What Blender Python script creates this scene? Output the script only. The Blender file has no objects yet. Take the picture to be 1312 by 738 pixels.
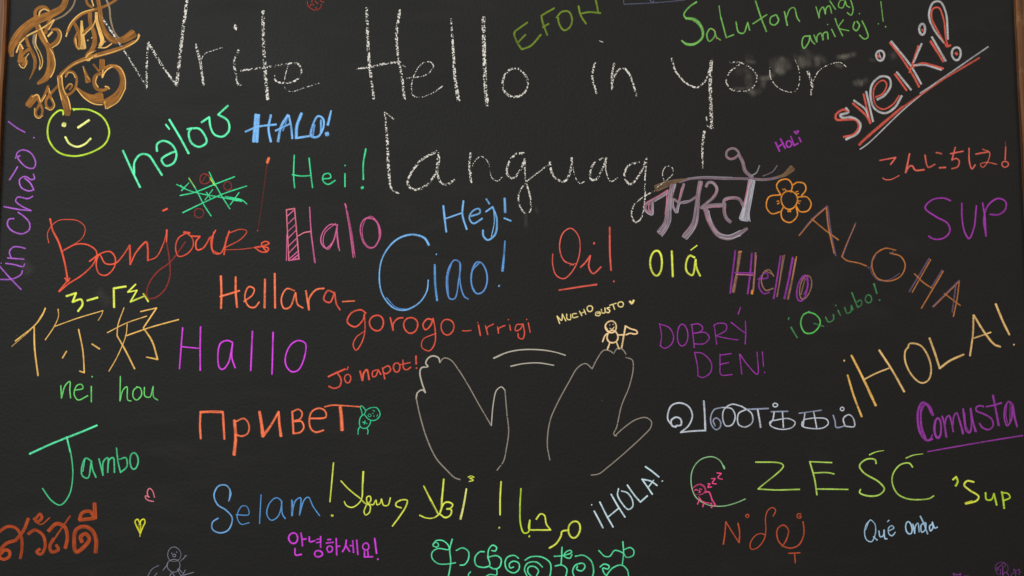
import bpy, math, random
from mathutils import Vector, noise as mnoise

random.seed(7)
SC = bpy.context.scene
COL = SC.collection
R = math.radians

# ------------------------------------------------------------------ camera
PW, PH = 1312.0, 738.0            # the photograph's own pixels
LENS, SENSOR = 50.0, 36.0
F = PW * LENS / SENSOR            # focal length in photograph pixels
DIST = 2.76                       # metres from the lens to the board
PITCH = R(7.4)                    # the photographer looks slightly up at the board
CAM_Z = 1.30
cam_data = bpy.data.cameras.new("camera")
cam_data.lens = LENS
cam_data.sensor_width = SENSOR
cam_data.clip_end = 200.0
cam = bpy.data.objects.new("camera", cam_data)
cam.location = (0.0, -DIST, CAM_Z)
cam.rotation_euler = (R(90) + PITCH, 0.0, 0.0)
COL.objects.link(cam)
SC.camera = cam

# ------------------------------------------------------------------ light
world = bpy.data.worlds.new("World")
SC.world = world
world.use_nodes = True
wn = world.node_tree
wn.nodes.clear()
w_out = wn.nodes.new("ShaderNodeOutputWorld")
w_bg = wn.nodes.new("ShaderNodeBackground")
w_bg.inputs[0].default_value = (1.0, 0.93, 0.84, 1)       # dim room around the board
w_bg.inputs[1].default_value = 0.22
wn.links.new(w_bg.outputs[0], w_out.inputs[0])


def area_lamp(name, loc, target, sx, sy, watts, colour):
    d = bpy.data.lights.new(name, 'AREA')
    d.shape = 'RECTANGLE'
    d.size, d.size_y = sx, sy
    d.energy = watts
    d.color = colour
    o = bpy.data.objects.new(name, d)
    o.location = loc
    o.rotation_euler = (Vector(loc) - Vector(target)).to_track_quat('Z', 'Y').to_euler()
    COL.objects.link(o)


area_lamp("window_light", (-1.9, -3.4, 3.6), (-0.3, 0.0, 1.5), 2.2, 1.6, 200.0, (0.95, 0.985, 1.0))
area_lamp("room_lamp", (2.6, -3.2, 3.2), (0.4, 0.0, 1.5), 1.2, 1.2, 44.0, (1.0, 0.80, 0.56))

SC.view_settings.view_transform = 'Standard'
SC.view_settings.look = 'None'
SC.view_settings.gamma = 1.0
SC.view_settings.use_curve_mapping = False
SC.view_settings.exposure = 0.0
SC.render.engine = 'CYCLES'
SC.cycles.transparent_max_bounces = 24


# ------------------------------------------------------------------ helpers
def lin(c):
    c = c / 255.0
    return c / 12.92 if c <= 0.04045 else ((c + 0.055) / 1.055) ** 2.4


def on_board(px, py):
    """where the sight line through a photograph pixel meets the board (plane y = 0)"""
    dx, dz = (px - PW / 2) / F, (PH / 2 - py) / F
    dy = math.cos(PITCH) - dz * math.sin(PITCH)
    up = math.sin(PITCH) + dz * math.cos(PITCH)
    t = DIST / dy
    return dx * t, CAM_Z + up * t


def link(name, data, parent=None):
    o = bpy.data.objects.new(name, data)
    COL.objects.link(o)
    if parent is not None:
        o.parent = parent
    return o


def mesh_obj(name, verts, faces, mat, parent=None, loc=(0, 0, 0)):
    me = bpy.data.meshes.new(name)
    me.from_pydata(verts, [], faces)
    me.materials.append(mat)
    me.update()
    o = link(name, me, parent)
    o.location = loc
    return o


# ------------------------------------------------------------------ materials
def new_mat(name):
    m = bpy.data.materials.new(name)
    m.use_nodes = True
    nt = m.node_tree
    nt.nodes.clear()
    out = nt.nodes.new("ShaderNodeOutputMaterial")
    b = nt.nodes.new("ShaderNodeBsdfPrincipled")
    nt.links.new(b.outputs[0], out.inputs[0])
    return m, nt, b, out


class NB:
    """small node-graph helper"""

    def __init__(self, nt):
        self.nt = nt

    def n(self, t, **kw):
        x = self.nt.nodes.new(t)
        for k, v in kw.items():
            setattr(x, k, v)
        return x

    def l(self, a, b):
        self.nt.links.new(a, b)

    def math(self, op, a, b=None, c=None, clamp=False):
        x = self.n("ShaderNodeMath", operation=op, use_clamp=clamp)
        for i, v in enumerate((a, b, c)):
            if v is None:
                continue
            if isinstance(v, (int, float)):
                x.inputs[i].default_value = v
            else:
                self.l(v, x.inputs[i])
        return x.outputs[0]

    def noise(self, vec, scale, detail=3.0, rough=0.55, dist=0.0):
        x = self.n("ShaderNodeTexNoise")
        self.l(vec, x.inputs['Vector'])
        x.inputs['Scale'].default_value = scale
        x.inputs['Detail'].default_value = detail
        x.inputs['Roughness'].default_value = rough
        x.inputs['Distortion'].default_value = dist
        return x.outputs[0]

    def ramp(self, v, lo, hi, a=0.0, b=1.0, smooth=True):
        x = self.n("ShaderNodeMapRange")
        if smooth:
            x.interpolation_type = 'SMOOTHSTEP'
        self.l(v, x.inputs[0])
        x.inputs[1].default_value = lo
        x.inputs[2].default_value = hi
        x.inputs[3].default_value = a
        x.inputs[4].default_value = b
        return x.outputs[0]

    def mapped(self, vec, scale=(1, 1, 1), loc=(0, 0, 0)):
        x = self.n("ShaderNodeMapping")
        self.l(vec, x.inputs[0])
        x.inputs['Scale'].default_value = scale
        x.inputs['Location'].default_value = loc
        return x.outputs[0]


def board_relief(g, pos):
    """fine roller-paint relief of the chalkboard paint"""
    a = g.noise(pos, 150.0, 2.0, 0.5)
    b = g.noise(g.mapped(pos, (1, 1, 0.6)), 300.0, 2.0, 0.6)
    s = g.math('ADD', g.math('MULTIPLY', a, 0.65), g.math('MULTIPLY', b, 0.35))
    return s


def make_board_mat():
    m, nt, b, out = new_mat("chalkboard_paint")
    g = NB(nt)
    geo = g.n("ShaderNodeNewGeometry")
    pos = geo.outputs['Position']
    dust = g.noise(g.mapped(pos, (1, 1, 1.4)), 2.3, 5.0, 0.6, 0.6)
    wipe = g.noise(g.mapped(pos, (1, 1, 3.2)), 5.0, 4.0, 0.55, 1.2)
    fine = g.noise(pos, 330.0, 3.0, 0.7)
    d = g.math('MULTIPLY', g.ramp(dust, 0.42, 0.72), g.ramp(wipe, 0.35, 0.75))
    amt = g.math('ADD', g.math('MULTIPLY', d, 0.007), g.math('MULTIPLY', g.ramp(fine, 0.60, 0.82), 0.012))
    mix = g.n("ShaderNodeMix", data_type='RGBA')
    mix.inputs['A'].default_value = (0.0118, 0.0116, 0.0114, 1)
    mix.inputs['B'].default_value = (0.80, 0.78, 0.74, 1)
    g.l(amt, mix.inputs['Factor'])
    # pin-prick specks of chalk left by the cloth
    vor = g.n("ShaderNodeTexVoronoi")
    g.l(pos, vor.inputs['Vector'])
    vor.inputs['Scale'].default_value = 38.0
    speck = g.math('MULTIPLY', g.ramp(vor.outputs['Distance'], 0.045, 0.02),
                   g.ramp(g.noise(pos, 9.0, 2.0), 0.60, 0.70))
    mix2 = g.n("ShaderNodeMix", data_type='RGBA')
    g.l(g.math('MULTIPLY', speck, 0.13), mix2.inputs['Factor'])
    g.l(mix.outputs['Result'], mix2.inputs['A'])
    mix2.inputs['B'].default_value = (0.7, 0.7, 0.66, 1)
    g.l(mix2.outputs['Result'], b.inputs['Base Color'])
    g.l(g.ramp(dust, 0.3, 0.8, 0.58, 0.70), b.inputs['Roughness'])
    b.inputs['Specular IOR Level'].default_value = 0.10
    bump = g.n("ShaderNodeBump")
    bump.inputs['Strength'].default_value = 1.0
    bump.inputs['Distance'].default_value = 0.0012
    g.l(board_relief(g, pos), bump.inputs['Height'])
    g.l(bump.outputs[0], b.inputs['Normal'])
    return m


def ink_common(g):
    geo = g.n("ShaderNodeNewGeometry")
    pos = geo.outputs['Position']
    uv = g.n("ShaderNodeUVMap", uv_map="stroke").outputs[0]
    sep = g.n("ShaderNodeSeparateXYZ")
    g.l(uv, sep.inputs[0])
    v = g.math('ABSOLUTE', g.math('SUBTRACT', g.math('MULTIPLY', sep.outputs[1], 2.0), 1.0))
    col = g.n("ShaderNodeAttribute", attribute_name="ink").outputs['Color']
    press = g.n("ShaderNodeAttribute", attribute_name="press").outputs['Fac']
    return pos, uv, sep, v, col, press


def make_chalk_mat():
    """dry chalk: catches only the high spots of the board's relief"""
    m, nt, b, out = new_mat("dry_chalk")
    g = NB(nt)
    pos, uv, sep, v, col, press = ink_common(g)
    n1 = g.noise(pos, 300.0, 3.0, 0.75)
    n2 = g.noise(pos, 60.0, 2.0, 0.5)
    snap = g.n("ShaderNodeVectorMath", operation='SNAP')
    warp = g.n("ShaderNodeVectorMath", operation='MULTIPLY_ADD')
    wn_ = g.n("ShaderNodeTexNoise")
    g.l(pos, wn_.inputs['Vector'])
    wn_.inputs['Scale'].default_value = 500.0
    g.l(wn_.outputs['Color'], warp.inputs[0])
    warp.inputs[1].default_value = (0.003, 0.003, 0.003)
    g.l(pos, warp.inputs[2])
    g.l(g.mapped(warp.outputs[0], (1, 0, 1)), snap.inputs[0])
    snap.inputs[1].default_value = (0.0022, 1.0, 0.0022)
    cell = g.n("ShaderNodeTexWhiteNoise", noise_dimensions='3D')
    g.l(snap.outputs[0], cell.inputs['Vector'])
    v2 = g.math('MULTIPLY', v, v)
    h = g.math('ADD', n1, g.math('MULTIPLY', g.math('SUBTRACT', n2, 0.5), 0.35))
    h = g.math('ADD', h, g.math('MULTIPLY', g.math('SUBTRACT', cell.outputs['Value'], 0.5), 0.46))
    h = g.math('ADD', h, g.math('MULTIPLY', g.math('SUBTRACT', press, 0.8), 0.40))
    h = g.math('SUBTRACT', h, g.math('MULTIPLY', v2, 0.11))
    alpha = g.ramp(h, 0.51, 0.58)
    alpha = g.math('MULTIPLY', alpha, g.ramp(v, 1.0, 0.8))
    g.l(g.math('MULTIPLY', alpha, 0.97), b.inputs['Alpha'])
    g.l(col, b.inputs['Base Color'])
    b.inputs['Roughness'].default_value = 0.95
    b.inputs['Specular IOR Level'].default_value = 0.1
    return m


def make_marker_mat():
    """liquid chalk marker: nearly opaque paint, streaky along the stroke"""
    m, nt, b, out = new_mat("chalk_marker_ink")
    g = NB(nt)
    pos, uv, sep, v, col, press = ink_common(g)
    st = g.n("ShaderNodeCombineXYZ")
    g.l(g.math('MULTIPLY', sep.outputs[0], 14.0), st.inputs[0])
    g.l(g.math('MULTIPLY', sep.outputs[1], 3.2), st.inputs[1])
    streak = g.noise(st.outputs[0], 1.0, 3.0, 0.6)
    blot = g.noise(pos, 34.0, 3.0, 0.6)
    grain = g.noise(pos, 300.0, 2.0, 0.75)
    # the ink pools near the rim of the nib's track and thins in the middle
    rim = g.ramp(v, 0.2, 0.8, 0.03, -0.03)
    k = g.math('ADD', g.math('MULTIPLY', streak, 0.40), g.math('MULTIPLY', blot, 0.30))
    k = g.math('ADD', k, g.math('MULTIPLY', grain, 0.40))
    k = g.math('ADD', k, rim)
    cover = g.ramp(k, 0.42, 0.66, 0.38, 1.0)
    cover = g.math('MULTIPLY', cover, press)
    cover = g.math('MULTIPLY', cover, g.ramp(v, 1.0, 0.50), clamp=True)
    g.l(cover, b.inputs['Alpha'])
    g.l(col, b.inputs['Base Color'])
    b.inputs['Roughness'].default_value = 0.6
    b.inputs['Specular IOR Level'].default_value = 0.1
    bump = g.n("ShaderNodeBump")
    bump.inputs['Strength'].default_value = 0.3
    bump.inputs['Distance'].default_value = 0.0008
    g.l(board_relief(g, pos), bump.inputs['Height'])
    g.l(bump.outputs[0], b.inputs['Normal'])
    return m


def make_brush_mat():
    """broad-nib metallic paint, strongly streaked by the bristles"""
    m, nt, b, out = new_mat("broad_marker_ink")
    g = NB(nt)
    pos, uv, sep, v, col, press = ink_common(g)
    st = g.n("ShaderNodeCombineXYZ")
    g.l(g.math('MULTIPLY', sep.outputs[0], 16.0), st.inputs[0])
    g.l(g.math('MULTIPLY', sep.outputs[1], 9.0), st.inputs[1])
    streak = g.noise(st.outputs[0], 1.0, 4.0, 0.65)
    blot = g.noise(pos, 40.0, 3.0, 0.6)
    k = g.math('ADD', g.math('MULTIPLY', streak, 0.75), g.math('MULTIPLY', blot, 0.25))
    cover = g.ramp(k, 0.38, 0.58, 0.50, 1.0)
    cover = g.math('MULTIPLY', cover, press)
    cover = g.math('MULTIPLY', cover, g.ramp(v, 1.0, 0.86), clamp=True)
    g.l(cover, b.inputs['Alpha'])
    hsv = g.n("ShaderNodeHueSaturation")
    g.l(col, hsv.inputs['Color'])
    g.l(g.ramp(k, 0.35, 0.68, 0.60, 1.08), hsv.inputs['Value'])
    g.l(hsv.outputs[0], b.inputs['Base Color'])
    b.inputs['Roughness'].default_value = 0.6
    b.inputs['Specular IOR Level'].default_value = 0.12
    return m


def make_smudge_mat():
    """chalk dust rubbed into the board by a thumb"""
    m, nt, b, out = new_mat("rubbed_chalk_dust")
    g = NB(nt)
    pos, uv, sep, v, col, press = ink_common(g)
    n1 = g.noise(g.mapped(pos, (1, 1, 0.45)), 42.0, 4.0, 0.62, 1.0)
    n2 = g.noise(pos, 330.0, 2.0, 0.6)
    k = g.math('MULTIPLY', g.ramp(n1, 0.20, 0.82), g.ramp(n2, 0.2, 0.7, 0.75, 1.0))
    fall = g.ramp(v, 1.0, 0.0)
    ends = g.math('MULTIPLY', g.ramp(sep.outputs[0], 0.0, 0.012), 1.0)
    a = g.math('MULTIPLY', g.math('MULTIPLY', k, fall), g.math('MULTIPLY', g.math('MULTIPLY', press, 0.72), ends))
    g.l(a, b.inputs['Alpha'])
    g.l(col, b.inputs['Base Color'])
    b.inputs['Roughness'].default_value = 1.0
    b.inputs['Specular IOR Level'].default_value = 0.0
    return m


def make_wood_mat():
    m, nt, b, out = new_mat("varnished_wood")
    g = NB(nt)
    tc = g.n("ShaderNodeTexCoord").outputs['Object']
    grain = g.noise(g.mapped(tc, (95, 95, 2.6)), 1.0, 5.0, 0.65, 0.6)
    pore = g.noise(g.mapped(tc, (500, 500, 12)), 1.0, 2.0, 0.6)
    wear = g.noise(tc, 22.0, 4.0, 0.65)
    cr = g.n("ShaderNodeValToRGB")
    g.l(grain, cr.inputs[0])
    e = cr.color_ramp.elements
    e[0].position, e[0].color = 0.28, (0.020, 0.008, 0.004, 1)
    e[1].position, e[1].color = 0.78, (0.26, 0.112, 0.040, 1)
    x = e.new(0.52)
    x.color = (0.12, 0.046, 0.016, 1)
    mix = g.n("ShaderNodeMix", data_type='RGBA')
    g.l(g.ramp(wear, 0.56, 0.74, 0.0, 0.5), mix.inputs['Factor'])
    g.l(cr.outputs[0], mix.inputs['A'])
    mix.inputs['B'].default_value = (0.24, 0.12, 0.05, 1)
    g.l(mix.outputs['Result'], b.inputs['Base Color'])
    b.inputs['Roughness'].default_value = 0.55
    b.inputs['Specular IOR Level'].default_value = 0.2
    bump = g.n("ShaderNodeBump")
    bump.inputs['Strength'].default_value = 0.5
    bump.inputs['Distance'].default_value = 0.001
    g.l(g.math('ADD', grain, pore), bump.inputs['Height'])
    g.l(bump.outputs[0], b.inputs['Normal'])
    return m


MAT = {
    'chalk': make_chalk_mat(),
    'marker': make_marker_mat(),
    'brush': make_brush_mat(),
    'smudge': make_smudge_mat(),
}
M_BOARD = make_board_mat()
M_WOOD = make_wood_mat()

# ------------------------------------------------------------------ the chalkboard itself
board = link("chalkboard", None)
board["label"] = "large black chalkboard in a brown wooden frame covered with hellos in many languages"
board["category"] = "chalkboard"

TOP, BOT = on_board(656, -150)[1], on_board(656, 900)[1]
XL = on_board(7.6, 90)[0]
XR = on_board(1302.8, 90)[0]

# board panel: a slab whose painted face lies on the plane y = 0
nx, nz = 8, 6
vs, fs = [], []
x0, x1, z0, z1 = XL - 0.01, XR + 0.01, BOT - 0.01, TOP + 0.01
vs = [(x0, 0, z0), (x1, 0, z0), (x1, 0, z1), (x0, 0, z1), (x0, 0.018, z0), (x1, 0.018, z0), (x1, 0.018, z1), (x0, 0.018, z1)]
fs = [(0, 1, 2, 3), (5, 4, 7, 6), (4, 0, 3, 7), (1, 5, 6, 2), (3, 2, 6, 7), (4, 5, 1, 0)]
mesh_obj("writing_surface", vs, fs, M_BOARD, board)


def rail(name, length, width, depth, parent):
    """a frame rail along z with eased front edges and slightly uneven, hand-planed faces"""
    n = 60
    b = 0.004
    prof = [(0, 0.022), (0, -depth + b), (b, -depth), (width - b, -depth), (width, -depth + b), (width, 0.022)]
    verts, faces = [], []
    for i in range(n + 1):
        z = length * i / n
        for k, (x, y) in enumerate(prof):
            j = 0.0016 * (mnoise.noise(Vector((x * 30, y * 30, z * 9))))
            j2 = 0.0010 * (mnoise.noise(Vector((x * 80 + 5, y * 80, z * 45))))
            verts.append((x + (j + j2 if k not in (0, 5) else 0), y + (j * 0.6 if k not in (0, 5) else 0), z))
    m = len(prof)
    for i in range(n):
        for k in range(m):
            k2 = (k + 1) % m
            faces.append((i * m + k, i * m + k2, (i + 1) * m + k2, (i + 1) * m + k))
    faces.append(tuple(range(m))[::-1])
    faces.append(tuple(n * m + k for k in range(m)))
    return mesh_obj(name, verts, faces, M_WOOD, parent)


FW, FD = 0.055, 0.016
lr = rail("frame_rail", TOP - BOT, FW, FD, board)
lr.location = (XL - FW, 0, BOT)
lr["label"] = "worn brown upright rail of the frame at the left edge"
rr = rail("frame_rail", TOP - BOT, FW, FD, board)
rr.location = (XR, 0, BOT)
rr["label"] = "brown upright rail of the frame at the right edge"
for zz in (TOP, BOT - FW):
    t = rail("frame_rail", XR - XL + 2 * FW, FW, FD, board)
    t.rotation_euler = (0, R(90), 0)
    t.location = (XL - FW, 0, zz + FW)

# ------------------------------------------------------------------ strokes
_layer = [0]


def catmull(P, step):
    """resample a point list [(x, y, w)] smoothly; step in photograph pixels"""
    if len(P) == 2:
        n = max(2, int(math.hypot(P[1][0] - P[0][0], P[1][1] - P[0][1]) / (step * 2)) + 1)
        return [tuple(P[0][k] + (P[1][k] - P[0][k]) * i / n for k in range(len(P[0]))) for i in range(n + 1)]
    closed = math.hypot(P[0][0] - P[-1][0], P[0][1] - P[-1][1]) < 0.6 and len(P) > 4
    if closed:
        Q = [P[-2]] + P + [P[1]]
    else:
        Q = [tuple(2 * a - b for a, b in zip(P[0], P[1]))[:2] + P[0][2:]] + P + [tuple(2 * a - b for a, b in zip(P[-1], P[-2]))[:2] + P[-1][2:]]
    out = []
    for i in range(1, len(Q) - 2):
        p0, p1, p2, p3 = Q[i - 1:i + 3]
        def kn(a, b):
            return max(math.hypot(b[0] - a[0], b[1] - a[1]), 0.05) ** 0.5
        t0 = 0.0
        t1 = t0 + kn(p0, p1)
        t2 = t1 + kn(p1, p2)
        t3 = t2 + kn(p2, p3)
        n = max(2, int(math.hypot(p2[0] - p1[0], p2[1] - p1[1]) / step) + 1)
        for s in range(n):
            t = t1 + (t2 - t1) * s / n
            r = []
            for k in range(2):
                a1 = (t1 - t) / (t1 - t0) * p0[k] + (t - t0) / (t1 - t0) * p1[k]
                a2 = (t2 - t) / (t2 - t1) * p1[k] + (t - t1) / (t2 - t1) * p2[k]
                a3 = (t3 - t) / (t3 - t2) * p2[k] + (t - t2) / (t3 - t2) * p3[k]
                b1 = (t2 - t) / (t2 - t0) * a1 + (t - t0) / (t2 - t0) * a2
                b2 = (t3 - t) / (t3 - t1) * a2 + (t - t1) / (t3 - t1) * a3
                r.append((t2 - t) / (t2 - t1) * b1 + (t - t1) / (t2 - t1) * b2)
            f = s / n
            r += [p1[k] + (p2[k] - p1[k]) * f for k in range(2, len(p1))]
            out.append(tuple(r))
    out.append(P[-1])
    return out


class Ribbons:
    def __init__(self):
        self.v, self.f, self.uv, self.col, self.pr = [], [], [], [], []
        self.k = 0

    def add(self, pts, style, cap=True):
        """pts: [(px, py, width, r, g, b, press)] in photograph pixels"""
        _layer[0] += 1
        self.k += 1
        # drop coincident samples
        P = [pts[0]]
        for p in pts[1:]:
            if math.hypot(p[0] - P[-1][0], p[1] - P[-1][1]) > 0.12:
                P.append(p)
        if len(P) == 1:
            P.append((P[0][0] + 0.3, P[0][1]) + P[0][2:])
        # arc length
        S = [0.0]
        for a, b in zip(P, P[1:]):
            S.append(S[-1] + math.hypot(b[0] - a[0], b[1] - a[1]))
        L = S[-1]
        if cap:
            # extra samples for round nib ends
            def at(s):
                s = min(max(s, 0), L)
                for i in range(len(S) - 1):
                    if S[i + 1] >= s:
                        f = (s - S[i]) / max(S[i + 1] - S[i], 1e-6)
                        return tuple(P[i][k] + (P[i + 1][k] - P[i][k]) * f for k in range(len(P[0])))
                return P[-1]
            ra, rb = P[0][2] / 2, P[-1][2] / 2
            ta = ((P[0][0] - P[1][0]), (P[0][1] - P[1][1]))
            la = math.hypot(*ta)
            tb = ((P[-1][0] - P[-2][0]), (P[-1][1] - P[-2][1]))
            lb = math.hypot(*tb)
            head, tail = [], []
            for q in (0.80, 0.6, 0.3):
                w = 2 * ra * math.sqrt(1 - q * q)
                head.append((P[0][0] + ta[0] / la * ra * q * 0.7, P[0][1] + ta[1] / la * ra * q * 0.7, w) + P[0][3:])
            for q in (0.3, 0.6, 0.80):
                w = 2 * rb * math.sqrt(1 - q * q)
                tail.append((P[-1][0] + tb[0] / lb * rb * q * 0.7, P[-1][1] + tb[1] / lb * rb * q * 0.7, w) + P[-1][3:])
            P = head + P + tail
        S = [0.0]
        for a, b in zip(P, P[1:]):
            S.append(S[-1] + math.hypot(b[0] - a[0], b[1] - a[1]))
        base = len(self.v)
        u0 = random.random() * 40
        if style == 'smudge':
            u0 = 0.0
        n = len(P)
        for i, p in enumerate(P):
            a, b = P[max(i - 1, 0)], P[min(i + 1, n - 1)]
            tx, ty = b[0] - a[0], b[1] - a[1]
            l = math.hypot(tx, ty) or 1.0
            nx_, ny_ = -ty / l, tx / l
            w = p[2] * {'smudge': 1.35, 'brush': 1.17}.get(style, 1.0)
            if style in ('chalk', 'marker'):
                wob = mnoise.noise(Vector((p[0] * 0.13, p[1] * 0.13, _layer[0] * 1.7)))
                w = w * (1.0 + 0.12 * wob) * (1.16 if style == 'marker' else 1.02)
            h = -(0.00012 + 0.0000045 * self.k + 0.000003 * (i / n))
            um = S[i] * 0.00153 + u0
            if style == 'smudge':
                um = min(S[i], S[-1] - S[i]) * 0.00153
            for s, lift in ((-1, 0.0), (0, -0.00006 if style != 'smudge' else 0.0), (1, 0.0)):
                x, z = on_board(p[0] + nx_ * s * w / 2, p[1] + ny_ * s * w / 2)
                self.v.append((x, h + lift, z))
                self.uv.append((um, 0.5 + s * 0.5))
                self.col.append((p[3], p[4], p[5], 1.0))
                self.pr.append(p[6])
        for i in range(n - 1):
            for k in range(2):
                a = base + i * 3 + k
                self.f.append((a, a + 1, a + 4, a + 3))

    def build(self, name, style, parent):
        if not self.v:
            return None
        cx = sum(v[0] for v in self.v) / len(self.v)
        cz = sum(v[2] for v in self.v) / len(self.v)
        me = bpy.data.meshes.new(name)
        me.from_pydata([(v[0] - cx, v[1], v[2] - cz) for v in self.v], [], self.f)
        me.materials.append(MAT[style])
        uvl = me.uv_layers.new(name="stroke")
        for lp in me.loops:
            uvl.data[lp.index].uv = self.uv[lp.vertex_index]
        me.attributes.new("ink", 'FLOAT_COLOR', 'POINT')
        me.attributes.new("press", 'FLOAT', 'POINT')
        me.attributes["ink"].data.foreach_set("color", [q for c in self.col for q in c])
        me.attributes["press"].data.foreach_set("value", self.pr)
        for p in me.polygons:
            p.use_smooth = True
        me.update()
        o = link(name, me, parent)
        o.location = (cx, 0, cz)
        return o


C = {}          # colour name -> sRGB triple as the ink itself


def W(tile, name, label, colour, width, style, text, piece="letter"):
    """one written word or drawing: pieces split by '|', strokes by ';'.
    A stroke is a run of x,y points (x,y,w with a width, ! for a sharp corner) measured in a
    four-times enlargement whose corner is `tile`; wN sets width, aN pressure, cNAME colour,
    o,cx,cy,rx,ry[,rot] an oval."""
    X0, Y0 = tile[0], tile[1]
    K = tile[2] if len(tile) > 2 else 4.0
    chunks = [t for t in text.replace("\n", " ").split("|") if t.strip()]
    single = len(chunks) == 1
    if single:
        top = board
    else:
        top = link(name, None, board)
    depth = 0
    for ch in chunks:
        pname = piece
        if ':' in ch:
            pname, ch = ch.split(':')
            pname = pname.strip()
        rb = Ribbons()
        rb.k = depth
        st_w, st_a, st_c = width, 1.0, colour
        for stroke in ch.split(";"):
            toks = stroke.split()
            if not toks:
                continue
            w, a, c = st_w, st_a, st_c
            runs, cur = [], []
            oval = None
            for t in toks:
                if t[0] == 'w':
                    w = float(t[1:])
                elif t[0] == 'a':
                    a = float(t[1:])
                elif t[0] == 'c':
                    c = t[1:]
                elif t[0] == 'o':
                    oval = [float(q) for q in t[2:].split(',')]
                else:
                    sharp = t.endswith('!')
                    q = [float(z) for z in t.rstrip('!').split(',')]
                    cur.append((q[0], q[1], q[2] if len(q) > 2 else None))
                    if sharp:
                        runs.append(cur)
                        cur = [cur[-1]]
            if oval:
                cx, cy, rx, ry = oval[:4]
                ro = R(oval[4]) if len(oval) > 4 else 0.0
                s0 = random.random() * 6.28
                cur = []
                for i in range(15):
                    th = s0 + i / 14 * 6.2832 * 1.04
                    jx = 1 + 0.03 * math.sin(3 * th + cx)
                    ex, ey = rx * jx * math.cos(th), ry * jx * math.sin(th)
                    cur.append((cx + ex * math.cos(ro) - ey * math.sin(ro), cy + ex * math.sin(ro) + ey * math.cos(ro), None))
            if cur:
                runs.append(cur)
            r, g_, b_ = C[c]
            r, g_, b_ = lin(r), lin(g_), lin(b_)
            for run in runs:
                if len(run) == 1:
                    if len(runs) > 1:
                        continue
                    run = [run[0], (run[0][0] + 1.0, run[0][1] + 0.5, run[0][2])]
                # fill widths between given ones
                lastw = w
                ws = []
                known = [(i, q[2]) for i, q in enumerate(run) if q[2] is not None]
                for i, q in enumerate(run):
                    if not known:
                        ws.append(w)
                        continue
                    lo = [k for k in known if k[0] <= i]
                    hi = [k for k in known if k[0] >= i]
                    if lo and hi:
                        a_, b2 = lo[-1], hi[0]
                        f = 0 if a_[0] == b2[0] else (i - a_[0]) / (b2[0] - a_[0])
                        ws.append(a_[1] + (b2[1] - a_[1]) * f)
                    else:
                        ws.append((lo or hi)[-1 if lo else 0][1])
                pts = [(X0 + q[0] / K, Y0 + q[1] / K, ws[i] / K, r, g_, b_, a) for i, q in enumerate(run)]
                rb.add(catmull(pts, 1.6), style)
        depth = rb.k
        if single:
            o = rb.build(name, style, board)
            if label:
                o["label"] = label
            return o
        else:
            rb.build(pname, style, top)
    if label:
        top["label"] = label
    return top

C.update({
    'white': (208, 204, 196), 'dust': (168, 160, 150), 'brown': (152, 98, 34), 'tan': (236, 184, 100), 'tangrey': (150, 128, 100),
    'dbrown': (86, 58, 30), 'lime': (190, 226, 60), 'paleyellow': (236, 240, 140), 'violet': (176, 98, 206), 'mint': (98, 240, 176),
    'emerald': (62, 216, 146), 'redorange': (232, 88, 62), 'darkred': (168, 56, 46), 'maroon': (120, 44, 34), 'gold': (238, 188, 100),
    'grass': (112, 218, 112), 'jungle': (74, 196, 134), 'rust': (182, 76, 34), 'pink': (240, 130, 150), 'yellow': (222, 222, 50),
    'ghost': (140, 140, 158), 'sky': (120, 180, 238), 'blue': (92, 156, 220), 'deepblue': (96, 146, 214), 'olive': (106, 130, 40),
    'leaf': (114, 178, 88), 'coral': (204, 88, 74), 'silver': (178, 178, 182), 'plum': (160, 56, 172), 'orange': (226, 144, 54),
    'copper': (180, 112, 62), 'mauvegrey': (104, 84, 112), 'salmon': (214, 100, 88), 'red': (226, 96, 84), 'tangerine': (248, 122, 80),
    'terra': (226, 88, 68), 'sand': (250, 214, 160), 'butter': (246, 224, 150), 'hotpink': (206, 96, 150), 'mauve': (150, 128, 142),
    'rose': (208, 122, 148), 'steel': (182, 182, 194), 'umber': (124, 98, 74), 'pear': (228, 240, 88), 'clay': (160, 116, 96),
    'grape': (142, 54, 160), 'forest': (66, 132, 80), 'spring': (92, 196, 96), 'wheat': (228, 188, 124), 'magenta': (226, 70, 238),
    'outline': (140, 131, 120), 'outlight': (176, 170, 158), 'seafoam': (56, 206, 150), 'ice': (198, 206, 222), 'iceblue': (150, 160, 186),
    'aqua': (212, 240, 252), 'violetpurple': (152, 60, 166), 'palegreen': (182, 222, 100), 'mintgrey': (150, 208, 152), 'neonpink': (246, 82, 150),
    'brick': (196, 84, 52), 'powder': (176, 218, 252), 'duskviolet': (122, 62, 138), 'slate': (92, 96, 120), 'scarlet': (186, 52, 40),
})

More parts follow.
